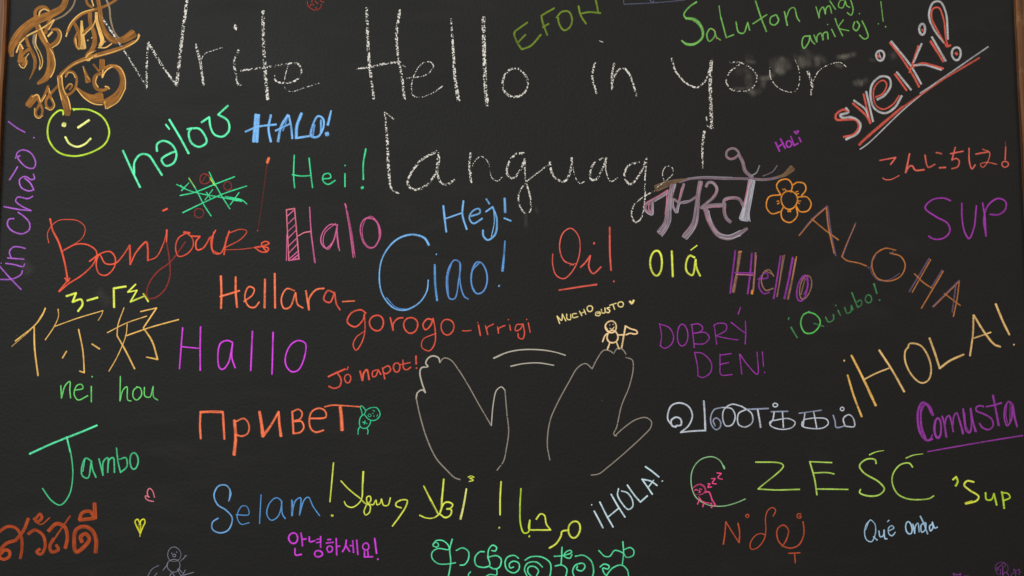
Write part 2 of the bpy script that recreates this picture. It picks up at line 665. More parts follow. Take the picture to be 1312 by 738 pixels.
# ---- the chalk headline -------------------------------------------------
W((160, 0), "written_word", "big white dry chalk word Write at the top", 'white', 12, 'chalk', """
a.95 w10 -116,92 -50,190 0,265 ; a.8 w9 0,265 50,345 108,438 ; a.82 w11 112,455 112,330 120,215 ; a.85 w14 118,215 200,350 265,437 ; w17 a.95 265,437 290,220 319,-6
| a.9 w14 362,228 385,310 403,433 ; w9 a.85 388,312 410,275 450,260 500,243,4
| w12 a.9 582,258 560,320 570,385 580,432 597,432 ; w17 a1.1 565,126,8 566,142,19 571,154,8
| a.85 w18 708,58 712,250 722,400 732,508 ; w11 a.75 595,362 700,348 836,328
| w10 a.85 765,382 775,415 820,425 880,410 905,370 890,330 855,322 820,335 ; w10 a.85 835,340 820,400 822,455 850,470 920,450 1000,425,4
""")
W((440, 0), "written_word", "big white dry chalk word Hello at the top middle", 'white', 12, 'chalk', """
w16 a.88 120,40 125,200 133,330 142,395 ; w14 a.9 145,418 155,505 ; w15 a.82 290,48 272,180 282,300 300,400 313,508 ; w11 a.85 70,352 140,343 220,325 292,318 ; w5 a.6 305,335 330,352
| w10 a.85 325,400 380,395 430,380 462,340 445,318 405,325 370,370 350,430 358,490 400,498 460,475 508,442,6
| w15 a.95 552,97,8 562,250,15 572,400,17 590,515,20
| w20 a.95 718,90 722,300 728,440 738,538
| w12 a.85 o,880,425,65,73
""")
W((740, 0), "written_word", "small white chalk word in with two strokes", 'white', 11, 'chalk', """
a.95 90,320 75,390 98,478 ; w14 a.95 108,205 118,212,5 130,216,3
| a.95 188,325 176,390 178,458! 178,430 200,370 232,348 265,380 303,492
""")
W((740, 0), "written_word", "large white chalk word your, its middle smudged by a wiped patch", 'white', 11, 'chalk', """
a.95 w10 483,300 500,360 550,420 610,448 650,420 680,350 ; w19 a.92 685,308 680,420 685,600 688,655 ; w8 a.85 660,600 668,645 688,658
| w9 a.72 778,318 840,322 900,360 920,400 890,455 840,470 785,455 762,420 780,370 830,330
| w10 a.85 985,345,6 990,400 1030,450 1075,470 1115,468 1135,430 1135,360 1112,300,4
| w13 a.85 1180,365 1200,430 1198,485 ; w13 a.85 1205,420 1240,360 1306,325 1350,322 1376,342,5
""")
W((800, 150), "chalk_exclamation_stroke", "short vertical white chalk stroke hanging below the y of your", 'white', 14, 'chalk', "a1.0 410,75,16 400,150,13 402,262,7")
W((300, 130), "written_word", "wide white dry chalk word language under the headline", 'white', 12, 'chalk', """
a.88 w8 822,93 770,55 ; w14 a.9 772,55,8 785,200,15 792,350,16 808,450,12 843,472,9
| w13 a.9 1040,255 960,300 900,380 890,425 915,450 960,445 1020,390 1048,310 1048,265 ; w12 a.9 1048,265 1040,350 1055,410 1085,427 1128,402
| w12 a.9 1212,265 1205,330 1215,415 ; w12 a.9 1212,400 1225,320 1265,282 1300,310 1320,390 1350,408 1375,385,5
| w12 a.9 1485,265 1445,270 1405,320 1400,375 1425,395 1465,355 1490,295! 1493,400 1515,480 1518,560 1495,575 1462,530 1460,470 1500,410,9 1550,370,7 1615,320,9
| w12 a.9 1618,310 1630,370 1670,408 1700,405 1725,350 1730,290 ; w14 a.9 1730,290 1745,380 1770,420 1795,410,6
| w11 a.9 1890,290 1850,310 1825,360 1830,400 1855,400 1890,340 1908,290! 1905,350 1930,410 1965,392,6
| w11 a.9 2075,310 2020,330 2000,385 2030,425 2080,370 2115,285! 2105,400 2105,500 2085,600 2058,620 2038,590 2050,530 2105,485 2158,456,8
| w9 a.88 2205,412 2195,370 2215,332 2245,340 2248,370 2205,412 2160,445,5
""")
for tile, pts, lab in (((920, 50, 5.248), "w34 a.55 185,145 225,155 255,158 | w60 a.16 190,110 230,140 | w60 a.34 200,250 225,350 255,368 | w46 a.40 255,368 295,320 310,270 | w30 a.34 195,235 190,290 215,345 | w24 a.4 95,332 190,332 | w80 a.10 110,200 210,230 240,290 | w40 a.42 275,265 330,262 385,235 | w60 a.36 370,130 380,180 400,225 | w70 a.40 430,120 425,190 440,225 | w46 a.42 390,205 420,225 455,225 | w50 a.34 460,115 470,160 480,205 | w46 a.24 505,90 510,150 | w60 a.38 545,115 560,160 575,190 | w54 a.34 590,110 605,160 620,185 | w50 a.30 655,115 670,160 665,190 | w46 a.26 700,120 720,165 | w38 a.45 790,125 860,115 935,98 | w46 a.40 830,120 870,125 | w36 a.30 780,165 840,190 | w60 a.12 560,60 620,110 700,130",
                        "greyish rubbed chalk smudge behind the word your"),
                       ((920, 50, 5.248), "w34 a.42 1015,135 1060,145 | w60 a.22 1160,90 1190,130 | w46 a.34 905,290 960,300 1010,270 | w40 a.2 930,270 1000,310", "faint rubbed chalk marks left of the word sveiki"),
                       ((600, 130), "w24 a.20 292,560 296,650 | w26 a.12 340,540 360,580", "faint chalk dust under the g of language"),
                       ((0, 250), "w80 a.10 100,330 150,400 | w60 a.07 500,490 560,560", "faint wiped dust beside the violet greeting")):
    W(tile, "chalk_smudge", lab, 'dust', 30, 'smudge', pts, piece="smudge_patch")

# ---- brown broad-pen lettering, top left --------------------------------
BT = (0, 0, 4.61)
W((5, 0, 6.71), "brush_lettering", "looped golden brown script sign with a broad sweeping top stroke, first in the corner", 'brown', 30, 'brush', """
w13 ctangrey a.85 617,-10 590,60 520,130 435,172 ; 268,150,26 272,95,26 310,62,26 355,62,22 385,85,16 ; ctan w12 302,140 310,100 345,78 388,92
; w26 400,160 375,220 358,285 ; 540,-25,44 505,60,50 400,125,62 270,180,70 160,265,76 95,350,72 62,420,54 68,480,34
; ctan w13 135,372 200,310 280,268 350,230 432,170 ; ctan w11 432,172 405,220 385,255 ; 285,225,34 330,330,36 385,410,50 405,500,62 400,590,62 360,670,48 292,718,24
; 410,255,18 460,255,30 480,300,34 455,355,34 400,392,22 ; ctan w9 430,250 480,262 494,305 470,370 415,410 ; ctan w13 305,215 340,290 372,360 ; ctan w9 395,418 425,470 440,550 425,620 400,665 ; ctan w15 380,312 415,275
; w26 190,320 215,400 248,460 268,520 265,580 ; 265,580,20 245,630,14 220,682,5 ; w22 ctangrey 262,300 258,370 280,420 ; ctan w8 280,290 275,380 310,450 332,520 325,570 305,600 ; ctan w6 262,400 295,470 312,540 303,590 ; cdbrown w5 300,470 318,520 312,570
; w30 135,395 148,440 135,500 ; w26 150,480 190,440 225,420 ; 125,525,30 165,520,66 180,545,50 160,560,20 ; ctan w8 130,550 150,578 172,584 192,550 188,500 215,460 ; ctan w12 108,450 140,380 165,420 ; cdbrown w5 170,390 230,420 260,480
""", piece="script_stroke")
W((70, 0, 4.917), "brush_lettering", "golden brown script sign with tall uprights ending in an upturned foot, right of the first", 'brown', 20, 'brush', """
392,-3,14 320,38,14 240,65,16 170,90,16 110,145,18 80,200,18 ; ctan w8 250,58 165,85 100,150 72,230 ; 198,-6,14 208,25,16 238,48,14 ; ctan w8 232,-5 245,38
; 272,-6,22 285,60,24 298,150,26 325,215,30 370,255,36 430,250,38 495,212,50 ; ctangrey w10 325,-5 345,50 352,120 375,200 408,245 ; ctan w8 530,215 520,250 470,278
; 222,85,24 225,140,22 250,215,26 250,280,28 215,345,22 ; ctan 262,80,16 265,130,18 285,200,20 300,262,24 285,290,18 ; ctan w9 300,265 320,262 ; ctan w7 275,300 320,300 360,275
; 125,145,16 152,205,24 160,265,24 150,310,14 ; ctan 170,133,12 172,200,20 178,300,38 ; w14 150,195 128,250 142,300 ; ctan w7 165,250 200,205 240,165 262,110 ; ctan w8 132,240 140,295 155,310 ; w12 175,210 230,160
; ctan w9 209,254 ; ctan w10 234,238
; 500,262,18 450,292,24 370,320,26 280,345,26 190,372,24 110,410,22 40,470,22 ; ctan w9 535,222 520,252 440,300 330,338 250,358 ; ctan w9 240,362 150,392 90,425 45,470 35,485
; ctan w7 195,365 215,340 245,325 ; w7 ctan 198,378 215,382 235,360 265,345 ; w8 195,350 215,325 260,320
| 28,480,24 35,540,28 55,610,34 80,700,40 82,722,30 ; ctan w7 45,480 55,560 85,620 102,690 ; ctan w6 20,490 28,560 45,630 ; cdbrown w4 38,490 48,580 78,640 92,700
; w14 72,480 85,455 115,455 138,490 130,555 100,590 75,600 ; ctan w6 68,485 88,458 115,462 130,490 ; w12 70,560 95,530 110,540 95,565 ; ctan w6 75,550 100,528 112,535
; 132,550,12 180,590,26 240,620,44 290,615,66 ; ctan w7 140,560 190,620 250,655 300,660 ; 182,425,10 198,470,20 212,512,34 ; ctan w6 180,420 192,460 218,500
; w11 245,405 280,450 ; 300,380,30 298,440,30 ; ctan w7 305,440 300,490 310,470 ; w18 300,462 258,478 248,520 265,560 310,568 335,555 ; ctan w7 268,480 258,520 275,550 ; ctan w8 318,545 335,548 345,560
; 315,430,14 350,415,18 395,425,26 425,470,32 428,540,36 400,600,48 350,640,56 325,655,60 ; ctan w7 350,412 410,425 443,490 445,560 ; ctan w7 300,480 330,440 365,420 ; ctan w6 315,640 322,685 ; ctan w6 445,560 400,640 330,685
""", piece="script_stroke")
W((0, 0, 4.61), "brush_lettering", "two small looped golden brown script strokes above the smiley face, lower left of the group", 'brown', 14, 'brush', """
168,622,38 200,576,42 ; 214,568 236,610 250,645 246,680 226,692 210,670 228,625 260,570 285,508 ; ctan w7 205,640 208,685 230,698 252,682 ; ctan w7 190,572 222,560 240,605 ; ctan w6 245,600 270,560
| 345,505 298,555 272,595 276,628 300,642 318,620 302,580 280,520 ; ctan w7 268,635 300,650 322,625 306,580 ; ctan w6 288,520 296,550
""", piece="script_stroke")

W((0, 110), "smiley_face", "round lime green winking smiley face under the brown lettering", 'lime', 10, 'marker', """
face_outline: a.95 375,119 460,124 530,165 560,235 540,295 470,340 380,360 300,340 252,280 245,215 265,160 305,126 322,128 324,148 ; a.9 375,117 380,125
| eye: w26 cpaleyellow 324,198 332,199 | eye: w13 cpaleyellow 400,214 457,176 | mouth: w12 cpaleyellow 335,262 355,295 395,312 435,298 465,270
""")
W((0, 190, 3.88), "written_word", "violet vertical greeting Xin Chao at the left edge", 'violet', 8, 'marker', """
a.9 -2,586 50,645 105,702 ; a.8 -6,652 60,650 104,628 112,608 | a.9 28,572 70,578 116,588 122,575 ; a.8 5,571 | a.9 38,545 75,548 119,551 ; a.9 56,546 47,515 64,492 95,490 126,498
| a.95 70,350 45,353 37,380 60,410 110,425 145,405 146,370 118,338 90,318
| a.95 20,290 100,305 155,310! 112,290 78,262 88,243 140,250 163,238
| a.95 168,207 140,212 104,192 98,155 125,140 155,156 172,150 166,128 ; 122,148 150,172 168,205 ; w8 87,92 70,122 47,157
| a.95 78,50 88,20 115,8 155,25 177,70 168,98 135,96 100,65 88,42 100,38
| a.85 42,-133 83,-102 124,-80 ; w9 168,-53
""")

W((0, 110), "written_word", "mint green word halou slanting upward with a looped final letter", 'mint', 12, 'marker', """
630,332 672,425 718,520 ; 688,450 690,390 720,352 760,355 800,410 830,457
| 805,335 805,300 835,282 880,300 905,350 890,395 850,410 828,377 870,347 902,335
| w10 850,198 868,222 ; 868,173 920,260 967,346
| 960,222 985,218 1020,220 1050,255 1058,290 1020,313 980,290 968,240 980,220
| 1033,187 1072,160! 1080,215 1100,250 1140,260 1173,230 1168,180 1118,147! 1168,102
""")
W((0, 110), "tic_tac_toe_game", "green tic tac toe grid with crosses and dull red noughts", 'emerald', 7, 'marker', """
grid_line: a.95 968,475 1010,540 1045,610 1082,667 ; w4 clime 968,472 1000,520 | grid_line: 1072,442 1100,500 1140,570 1178,630 ; w7 clime 1075,470 1100,510
| grid_line: 923,562 1000,545 1100,505 1202,466 | grid_line: 936,650 1040,600 1140,555 1265,513
| cross: a.9 w6 905,505 980,540 1100,565 1235,585 ; w6 930,537 968,497 ; w6 925,510 950,530
| cross: w6 1050,585 1090,532 ; w6 1040,555 1240,592 ; w6 1058,545 1080,580
| cross: w6 1155,567 1240,585 1266,606 ; w6 1180,610 1225,547 ; w6 1165,575 1215,590
| nought: w5 a.8 cdarkred o,1050,477,26,26 ; w4 a.6 cdarkred 1030,500 1060,455 | nought: w5 a.7 cdarkred o,1167,513,20,22 | nought: w5 a.75 cdarkred o,1020,652,24,24 ; w4 a.7 cdarkred 994,665 1004,668
""")
W((0, 250), "written_word", "red orange cursive Bonjour with thin looping tail and ribbon end", 'redorange', 8, 'marker', """
w11 257,122 270,180 300,240 330,340 348,440 ; w8 333,425 347,443 358,425 ; w7 a.9 250,245 243,200 262,160 300,130,5 350,125,5 400,132 435,165 425,215 375,255 318,290 ; w8 330,280 390,252 450,255 495,290 480,350 420,410 350,455 302,495 345,440
| w8 458,340 515,300 565,290 590,320 585,370 545,410 508,402 493,350 510,305 540,350 590,350 630,310 665,255
| w11 665,258 668,355! 700,290,8 750,240,11 757,270 758,335 ; w6 757,335 800,318 835,255 855,190
| w10 855,178 853,240 ; w4 a.6 cdarkred 853,240 868,330 870,420 840,490 790,528 758,528,8 752,500 765,450 800,400 880,335 950,240 ; w11 835,80 857,70
| w7 a.9 955,195 915,220 900,270 915,313 960,300 990,260 985,220 950,190 ; w13 942,190 972,195 ; w9 980,210 1025,212! 1005,240 1010,280 1040,272 1078,215
| w8 1105,180 1082,230 1095,295 1130,298 1175,188 ; w6 1095,190 1090,280 1125,300
| w9 1175,185 1155,250 1148,305 ; w6 a.8 1172,195 1235,175 1265,185 1235,225 1155,268 ; w6 1160,215 1152,290 ; w4 a.75 1150,280 1230,278 1312,268
| w8 1305,268 1338,290 1368,290 1376,272 1350,262 1380,248 1362,237 1340,250 1368,292 ; w10 1308,268 1350,262
| w15 ctangerine 1378,-190 1370,-166 ; cmaroon 1369,-160,8 a.62 1348,0,6 1322,180,4 ; w8 1320,182
""")
W((0, 250), "written_word", "small yellow green greeting of three strokes and a dash above the Chinese characters", 'pear', 12, 'marker', """
340,518 390,502! 372,548! 415,535 423,560 400,595 | 447,540 500,525 | 645,468 583,478! 585,575 | w9 695,457 655,497! 702,488! 668,547! 735,520 | w11 735,506 760,545
""")
W((0, 380), "written_word", "two thin golden Chinese characters reading ni hao", 'gold', 8, 'marker', """
232,60,10 215,100,6 175,150,8 78,228,8 ; w4 a.8 225,75 172,155 60,256 ; w9 175,155 178,270 195,405 ; 298,65,8 300,100,5 280,150,6 232,222,6 ; w6 283,152 400,110 528,72! 520,95 503,122,4 ; w8 341,280 320,315 ; w8 403,168 425,280 432,390! 408,382 ; w9 472,243 510,268
| a.95 636,57,6 605,145,6 600,200,8! 640,270,9 690,370,9 ; w6 550,185 650,135 752,100 ; w6 a.9 652,140 645,200 600,310 558,383 ; w7 720,77 803,58! 735,160,8! 780,230,10 808,322,10! 750,310,6 ; w8 643,202 780,155 915,118
""")
W((0, 380), "written_word", "thin green words nei hou under the Chinese characters", 'grass', 7, 'marker', """
312,455 315,520! 335,455 358,435 358,480 362,520 | 380,480 425,470 418,450 395,455 380,500 400,530 450,508 | 468,460 468,540 ; w9 472,410
| 617,408 615,535! 630,480 650,462 655,530 672,535 | 705,463 685,480 683,515 700,530 725,505 720,470 700,462 | 740,465 743,510 768,515 785,460! 788,515 808,530
""")
W((0, 554), "written_word", "green word Jambo with a tall J under a long slanted bar", 'mint', 9, 'marker', """
a.95 w11 152,110 280,52 412,0 497,-36 ; w8 cjungle a.95 342,22 365,120 373,220 355,320 310,372 265,350 218,287 ; w9 342,22 360,100
| cjungle 470,148 440,132 420,175 422,222 450,234 468,150! 475,190 492,230 ; w5 435,140 425,200
| cjungle 507,135 528,220! 530,150 552,130 552,205! 560,140 580,130 587,205
| cjungle 597,80 605,150 618,205! 650,175 645,130 612,138 | cjungle w9 a.95 o,687,146,21,42
""")
W((0, 554), "written_word", "rusty orange Thai greeting in broad strokes at the lower left corner", 'rust', 19, 'brush', """
-8,512,14 40,482 85,492 110,535 112,600 104,645 ; w15 145,442 122,500 80,555 ; w16 75,555 35,568 5,600 -4,640 ; w15 -6,640 20,650 48,635 48,610 25,602 5,620
| w14 145,520 180,500 222,530 230,590 208,625 188,612 205,598 | w13 185,440 205,418 215,438 190,458 175,440 ; w13 180,458 210,472 255,437,6
| w17 248,505 290,468 332,485 345,540 335,592 ; w12 360,428,8 320,485 275,552 ; w15 275,545 255,585 265,612 300,600 288,578
| w18 490,615 492,550 470,500 430,482 390,500 380,560 390,612 432,585 458,545 440,520 412,535 420,562 | w16 407,447 422,412 462,405 484,440! 407,449 ; w18 484,364 488,440
""")
W((0, 554), "drawn_heart", "small pink heart outline tipped on its side", 'pink', 6, 'marker', "792,333 782,300 766,287 756,300 758,325 765,332! 745,325 748,340 765,350 788,354")
W((0, 554), "drawn_heart", "small yellow heart with a pointed tail", 'yellow', 7, 'marker', "w6 a.7 717,534 722,470 ; w8 718,520 732,485 743,460 738,445 724,450 716,470 ; w8 715,510 700,480 692,455 705,445 716,465 ; w5 a.7 720,470 722,510 ; w5 a.7 712,470 714,515")
W((0, 554), "drawn_figure", "faint grey doodle figure with raised arms at the bottom edge", 'ghost', 4, 'marker', """
head: a.75 o,893,625,34,37 ; w5 880,618 881,622 ; w5 905,612 906,616 | mouth: w4 o,893,631,8,7 | body: w5 a.75 o,890,683,33,33 | arm: a.8 925,660 957,630 ; 940,650 950,630 | arm: a.8 860,675 835,707
| motion_line: a.75 757,737 780,700 813,682 | motion_line: a.75 790,738 805,720 | leg: 910,700 930,735 950,705 ; 915,698 935,720 ; 940,732 992,717 | leg: 870,740 880,720 900,745
""", piece="line")
W((0, 554), "written_word", "thin sky blue word Selam", 'sky', 8, 'marker', """
w8 1172,352 1183,310 1160,272 1120,275 1097,320 1115,370 1160,400 1190,440 1170,500 1125,515 1088,495 1090,460 1118,440 ; w6 1176,345 1178,300
| w6 a.9 cblue 1210,422 1275,420 1265,380 1240,378 1215,430 1235,470 1277,463
| w6 cblue 1338,320 1330,467 | w7 cblue 1440,350 1415,335 1380,365 1368,420 1390,450 1425,430 1442,350! 1448,420 1462,442
| w7 cblue 1495,345 1495,428! 1515,350 1540,335 1535,424! 1560,345 1580,332 1605,380 1638,427 ; w4 1500,350 1500,425
""")

# ---- upper middle -------------------------------------------------------
W((160, 0), "scribble_mark", "tiny red dotted scribble at the top edge", 'scarlet', 4, 'marker', "a.8 935,6 938,28 955,45 980,52 1000,42 1008,20 ; 962,20 968,28 ; 982,20 990,14 ; 960,-4 958,12 ; 1000,4 1020,12 ; 978,38 984,44 ; 955,22 950,30 ; 975,5 980,12")
W((740, 0), "scribble_mark", "faint bluish grey box outline cut off by the top edge", 'slate', 5, 'marker', "a.8 235,-4 238,22! 380,15 470,8 550,0 ; 370,-4 380,12 392,5")
W((440, 0), "written_word", "dark olive green letters EFON slanting up at the top edge", 'olive', 11, 'marker', """
942,115 880,160! 875,175 895,225 915,253! 960,235 1012,178 ; 897,215 933,178 | 1080,42 1015,80! 1020,110 1045,180 ; 1022,140 1052,122
| 1092,90 1120,60 1155,60 1172,100 1160,140 1130,155 1105,120 1100,90 | 1205,32 1216,78 1243,122 ; 1216,70 1260,62 1318,67 ; 1306,66 1300,30 1292,-6
""")
W((740, 0), "written_word", "green words Saluton miaj amikoj on two lines at the top right", 'leaf', 8, 'marker', """
610,10,9 570,38 545,75 558,98 ; 555,92,12 600,102,22 635,140,16 640,190,12 600,225,14 560,226,16 533,208,8 ; w4 548,90 590,96 625,112
| w8 703,160 680,147 662,180 675,212 700,190 703,160! 712,190 732,205 ; w4 a.7 csalmon 700,150 712,200 | w6 725,30 735,100 ; w8 735,90 762,193! 800,178 | w8 812,112 825,165 850,170 872,115! 882,155 | w9 912,5 940,90 968,162 ; w8 898,122 970,75
| w9 1015,76 990,90 988,120 1010,128 1030,105 1020,78 | w9 1060,60 1075,130 ; w7 1070,90 1090,45 1110,40 1125,90 1138,110
| w7 1222,35 1238,92! 1242,55 1258,36 1270,72! 1274,42 1290,30 1302,68 | w7 1293,5 1322,48 | w7 1372,-2 1345,5 1338,35 1358,40 1372,5! 1380,30 1395,38 | w7 1398,-5 1412,50 1402,78 1382,65 ; w8 1444,70
| w8 1190,185 1160,188 1150,225 1160,248 1185,215 1190,182! 1200,210 1216,226 | w8 1212,180 1226,215! 1228,185 1246,170 1258,205! 1260,172 1278,165 1284,200 | w7 1302,150 1320,188 ; w7 1281,125
| w8 1320,95 1332,130 1358,183 ; w7 1362,102 1338,142 1390,158 | w8 1420,112 1412,142 1428,158 1445,130 1432,110 | w8 1458,108 1480,155 1488,190 1470,200 1445,180
| w6 a.9 1554,8 1566,110 ; w9 1578,137 | w7 a.8 1541,122
""")
W((984, 0), "written_word", "slanting word sveiki in doubled coral and silver strokes, heavily underlined", 'coral', 12, 'marker', """
csilver w15 400,554 412,575 370,590 380,603 430,602 472,635 460,680 400,714 ; w13 412,572 385,562 348,588 350,612 400,614 450,615 465,650 440,688 388,702
| w13 435,530 500,590 525,630 ; w12 490,482 524,632 ; csilver w12 440,515 500,562 515,600 ; csilver w12 503,470 538,622
| csilver w13 560,510 595,490 628,440 620,400 580,392 535,430 525,490 545,555 600,580 650,550 685,492 ; w9 552,498 590,478 608,430 590,412 558,430 540,470 552,538 590,560 640,535 672,490
| w12 650,380 710,463 ; csilver w12 660,370 733,460 ; csilver w12 o,575,285,21,26 ; w13 566,285 572,292 ; csilver w5 566,262 580,300
| w12 625,218 680,290 745,390 774,445 ; csilver w12 632,212 730,335 785,430 ; w10 770,235 725,372 ; csilver w13 787,225 745,320 ; w13 735,345 790,325 840,335 897,352 ; csilver w13 748,335 800,332 888,358
| w13 833,212 898,315 ; csilver w13 840,190 910,312 ; csilver w13 o,790,150,15,28 ; w12 788,152 794,158
| csilver w12 900,218 850,150 825,80 845,15 880,8 910,60 922,200 ; w10 915,240 870,160 838,90 845,45 875,40 900,100 912,200 922,240 ; w13 922,238 935,232 ; csilver w12 o,965,275,23,33 ; w17 963,272 968,278
| underline: w9 csilver a.75 1128,240 990,335 860,425 780,478 ; w8 a.95 csilver 860,425 700,557 510,738 472,765 ; a.75 w11 1082,297 900,405 ; w12 a.7 900,405 690,550 ; w16 690,548 480,728 468,742
""")
W((800, 150), "written_word", "small purple word Holi with a filled heart for its dot", 'plum', 10, 'marker', """
775,130 795,175 ; 800,112 824,160 ; 785,155 815,135 | o,843,138,14,16 | 853,100 870,146! 890,135 | 895,105 905,127 ; w18 a1 873,75,14 880,85,10 ; 890,72,14 882,86,10
""")
W((984, 130), "written_word", "coral red Japanese greeting ending in an exclamation mark", 'salmon', 9, 'marker', """
w8 573,302 655,287! 628,323 ; w11 588,392 600,400 630,400 672,380,6 | w10 725,268 715,320 705,365! 722,335 738,330 755,352 800,350
| w9 805,275 812,320 822,338 855,322 ; 862,262 890,268 ; w10 878,340 910,338 | 935,268 1000,255 ; 960,235 942,300! 965,292 980,305 972,335 942,345
| 1030,240 1032,310 1045,345 1062,325 ; 1065,270 1130,258 ; 1100,245 1135,262 1125,310 1100,338 1088,322 1120,312 1172,322,6 | w8 a.9 1218,232 1215,300 ; w3 a.5 1216,205 1218,235 ; w8 o,1215,322,17,15
""")
W((984, 130), "written_word", "purple marker word SUP near the right edge", 'plum', 9, 'marker', """
935,508 900,495 840,505 805,545 860,590 920,625 932,665 900,700 850,705 823,690 | 993,522 995,600 1008,670 1030,703 1055,650 1068,535
| 1100,520 1112,600 1117,690 ; 1117,690 1106,600 1130,530 1180,497 1218,515 1215,555 1180,580 1138,578
""")
W((300, 130), "written_word", "blue bold brushy word HALO with an exclamation mark", 'sky', 14, 'marker', """
a.95 w18 112,68 100,205 ; w18 125,70 116,206 ; w13 188,70 176,140 188,206 ; w12 58,155 120,130 215,118
| w15 225,205 240,130 275,70 ; w12 280,72 292,130 298,190 ; w11 212,150 285,115 ; w8 cdeepblue 250,150 272,90
| w17 345,62 322,125 318,180 ; w12 315,188 385,178 ; w6 cdeepblue 335,80 318,170
| w12 430,75 400,130 395,178 430,180 458,130 455,88 432,76 ; w12 cdeepblue 412,120 402,182 ; w10 445,95 440,170 420,185 | 497,48,10 480,120,15 ; w24 472,168 480,166
""")
W((300, 130), "written_word", "small thin green word Hei with an exclamation mark", 'emerald', 8, 'marker', """
308,275 305,380 310,443 ; 384,290 394,380 402,442 ; w7 298,375 340,382 392,380 | 455,397 495,390 488,370 460,375 455,405 480,425 518,405 | 568,370 568,437 ; w9 568,328 | w9 675,243 662,320 662,400 ; w15 654,444 660,440
""")
W((260, 250), "written_word", "pink Halo whose H has a striped ladder stem", 'hotpink', 6, 'marker', """
w7 cpink a.8 428,75 440,335! 492,325! 470,68! 428,75 ; w5 430,200 428,335 ; 430,110 468,75 ; 433,150 470,115 ; 437,185 475,150 ; 438,220 478,180 ; 440,260 482,220 ; 442,295 485,250 ; 445,325 490,285 ; w8 460,328 490,305 ; 440,335 495,328 ; w6 cpink 487,210 520,192 550,187 ; w7 547,62 555,190 575,347 ; w4 a.8 550,180 562,270 570,340
| w7 690,155 655,150 615,190 605,240 630,272 665,240 688,160! 688,220 700,285 ; w5 680,145 625,195 618,250 640,278 672,230 690,150 ; w9 685,170 695,270
| w7 a.85 730,45 752,180 770,320 ; w5 a.7 740,80 764,200 780,318 ; w5 a.8 748,140 775,300 ; w8 728,45 735,62
| w8 a.85 o,857,192,50,78,-6 ; w9 a.75 835,118 880,125 905,165 908,215 885,260 ; w4 a.9 o,860,190,43,80,-3
""")
W((260, 250), "written_word", "large bright orange word Hellara followed by a hyphen", 'tangerine', 12, 'marker', """
92,415 95,500 93,580 ; 168,420 168,500 175,575 ; w11 88,520 187,490 | w9 210,545 255,510 262,480 235,470 215,520 235,570 265,575 288,548 | 318,432 316,578 | w11 368,402 370,578
| w9 470,490 430,480 402,530 415,580 445,575 475,500! 485,560 512,578 | w10 528,490 543,588! 545,530 580,485 620,478 | w9 cterra 672,500 640,490 620,535 650,550 675,500! 685,560 703,588 | w8 715,546 777,542
""")
W((260, 250), "written_word", "terracotta red orange word gorogo with curling descenders", 'terra', 9, 'marker', """
835,605 810,588 760,605 740,650 780,675 820,640 828,610! 830,700 812,760,7 785,795,7 770,770,7 785,730,6 832,695,6 | o,890,655,36,40 | 960,628 975,693! 975,660 1000,632 1025,628
| o,1065,667,36,40 | 1180,640 1150,635 1128,665 1140,690 1165,670 1180,632! 1190,690 1188,760,7 1160,798,7 1122,780,7 1128,740,6 1195,708,6 | w8 o,1253,676,33,40
""")
W((480, 280), "written_word", "small red word irrigi after a hyphen", 'terra', 8, 'marker', """
w6 450,575 470,576 495,573 | 532,545 542,600 ; 528,533 | w7 568,550 580,595! 575,562 610,540 | w7 630,555 635,588! 635,565 668,548 | w7 692,545 697,573 ; w8 685,518
| w7 755,542 728,545 722,575 745,568 760,540! 768,590 758,617 738,610 735,588 | w7 788,535 797,583 ; w8 779,517
""")
W((600, 130), "written_word", "blue word Hej with strokes crossing the j", 'sky', 11, 'marker', """
w11 -128,535 -120,610 -113,668 ; w11 -25,510 -30,580 -8,655 ; w9 -120,602 -35,572 | w10 a.92 15,588 60,570 55,550 25,560 5,595 25,625 72,600
| w10 a.9 92,500 108,525 ; w9 90,565 125,540 ; w11 a.88 125,540 145,600 138,680 100,710 78,690 75,660 ; w5 130,550 133,620 118,695 | a.88 w14 186,497 189,568 ; w11 184,598 218,612
""")
W((480, 280), "written_word", "large light blue word Ciao with an exclamation mark", 'sky', 11, 'marker', """
278,135,13 255,100,12 190,82 110,110 45,190,9 24,290,8 40,390,8 100,460,9 160,468,10 230,430,8 268,370,7 275,315,7 ; w5 cdeepblue 60,405 110,455 170,466
| cblue w12 308,237 310,330 320,420 ; w10 316,183 | cdeepblue w8 435,225 410,213 378,260 368,340 385,410 410,410 430,320 437,225! 440,340 460,400 480,413 ; w8 cdeepblue a.8 395,225 375,300 378,390
| cdeepblue w9 o,535,305,41,82 ; w7 cblue a.9 535,228 500,270 495,330 515,378 | cblue 668,115,8 663,190,11 655,268,15 ; w13 637,345
""")
W((480, 280), "written_word", "red cursive word Oi, underlined, with an exclamation mark", 'red', 9, 'marker', """
w7 913,182 912,230 930,290 970,308 1020,260 1050,180 1045,90 1005,50 965,75 948,150 970,215 1020,238 ; w4 1000,240 1030,230 | w9 1055,250 1080,225 1105,190! 1098,250 1120,282 1160,248 ; w11 1125,124 1124,130
| w10 1205,45 1206,180 1212,266 ; w12 1225,322 | underline: w10 945,367 1040,352 1138,338
""")
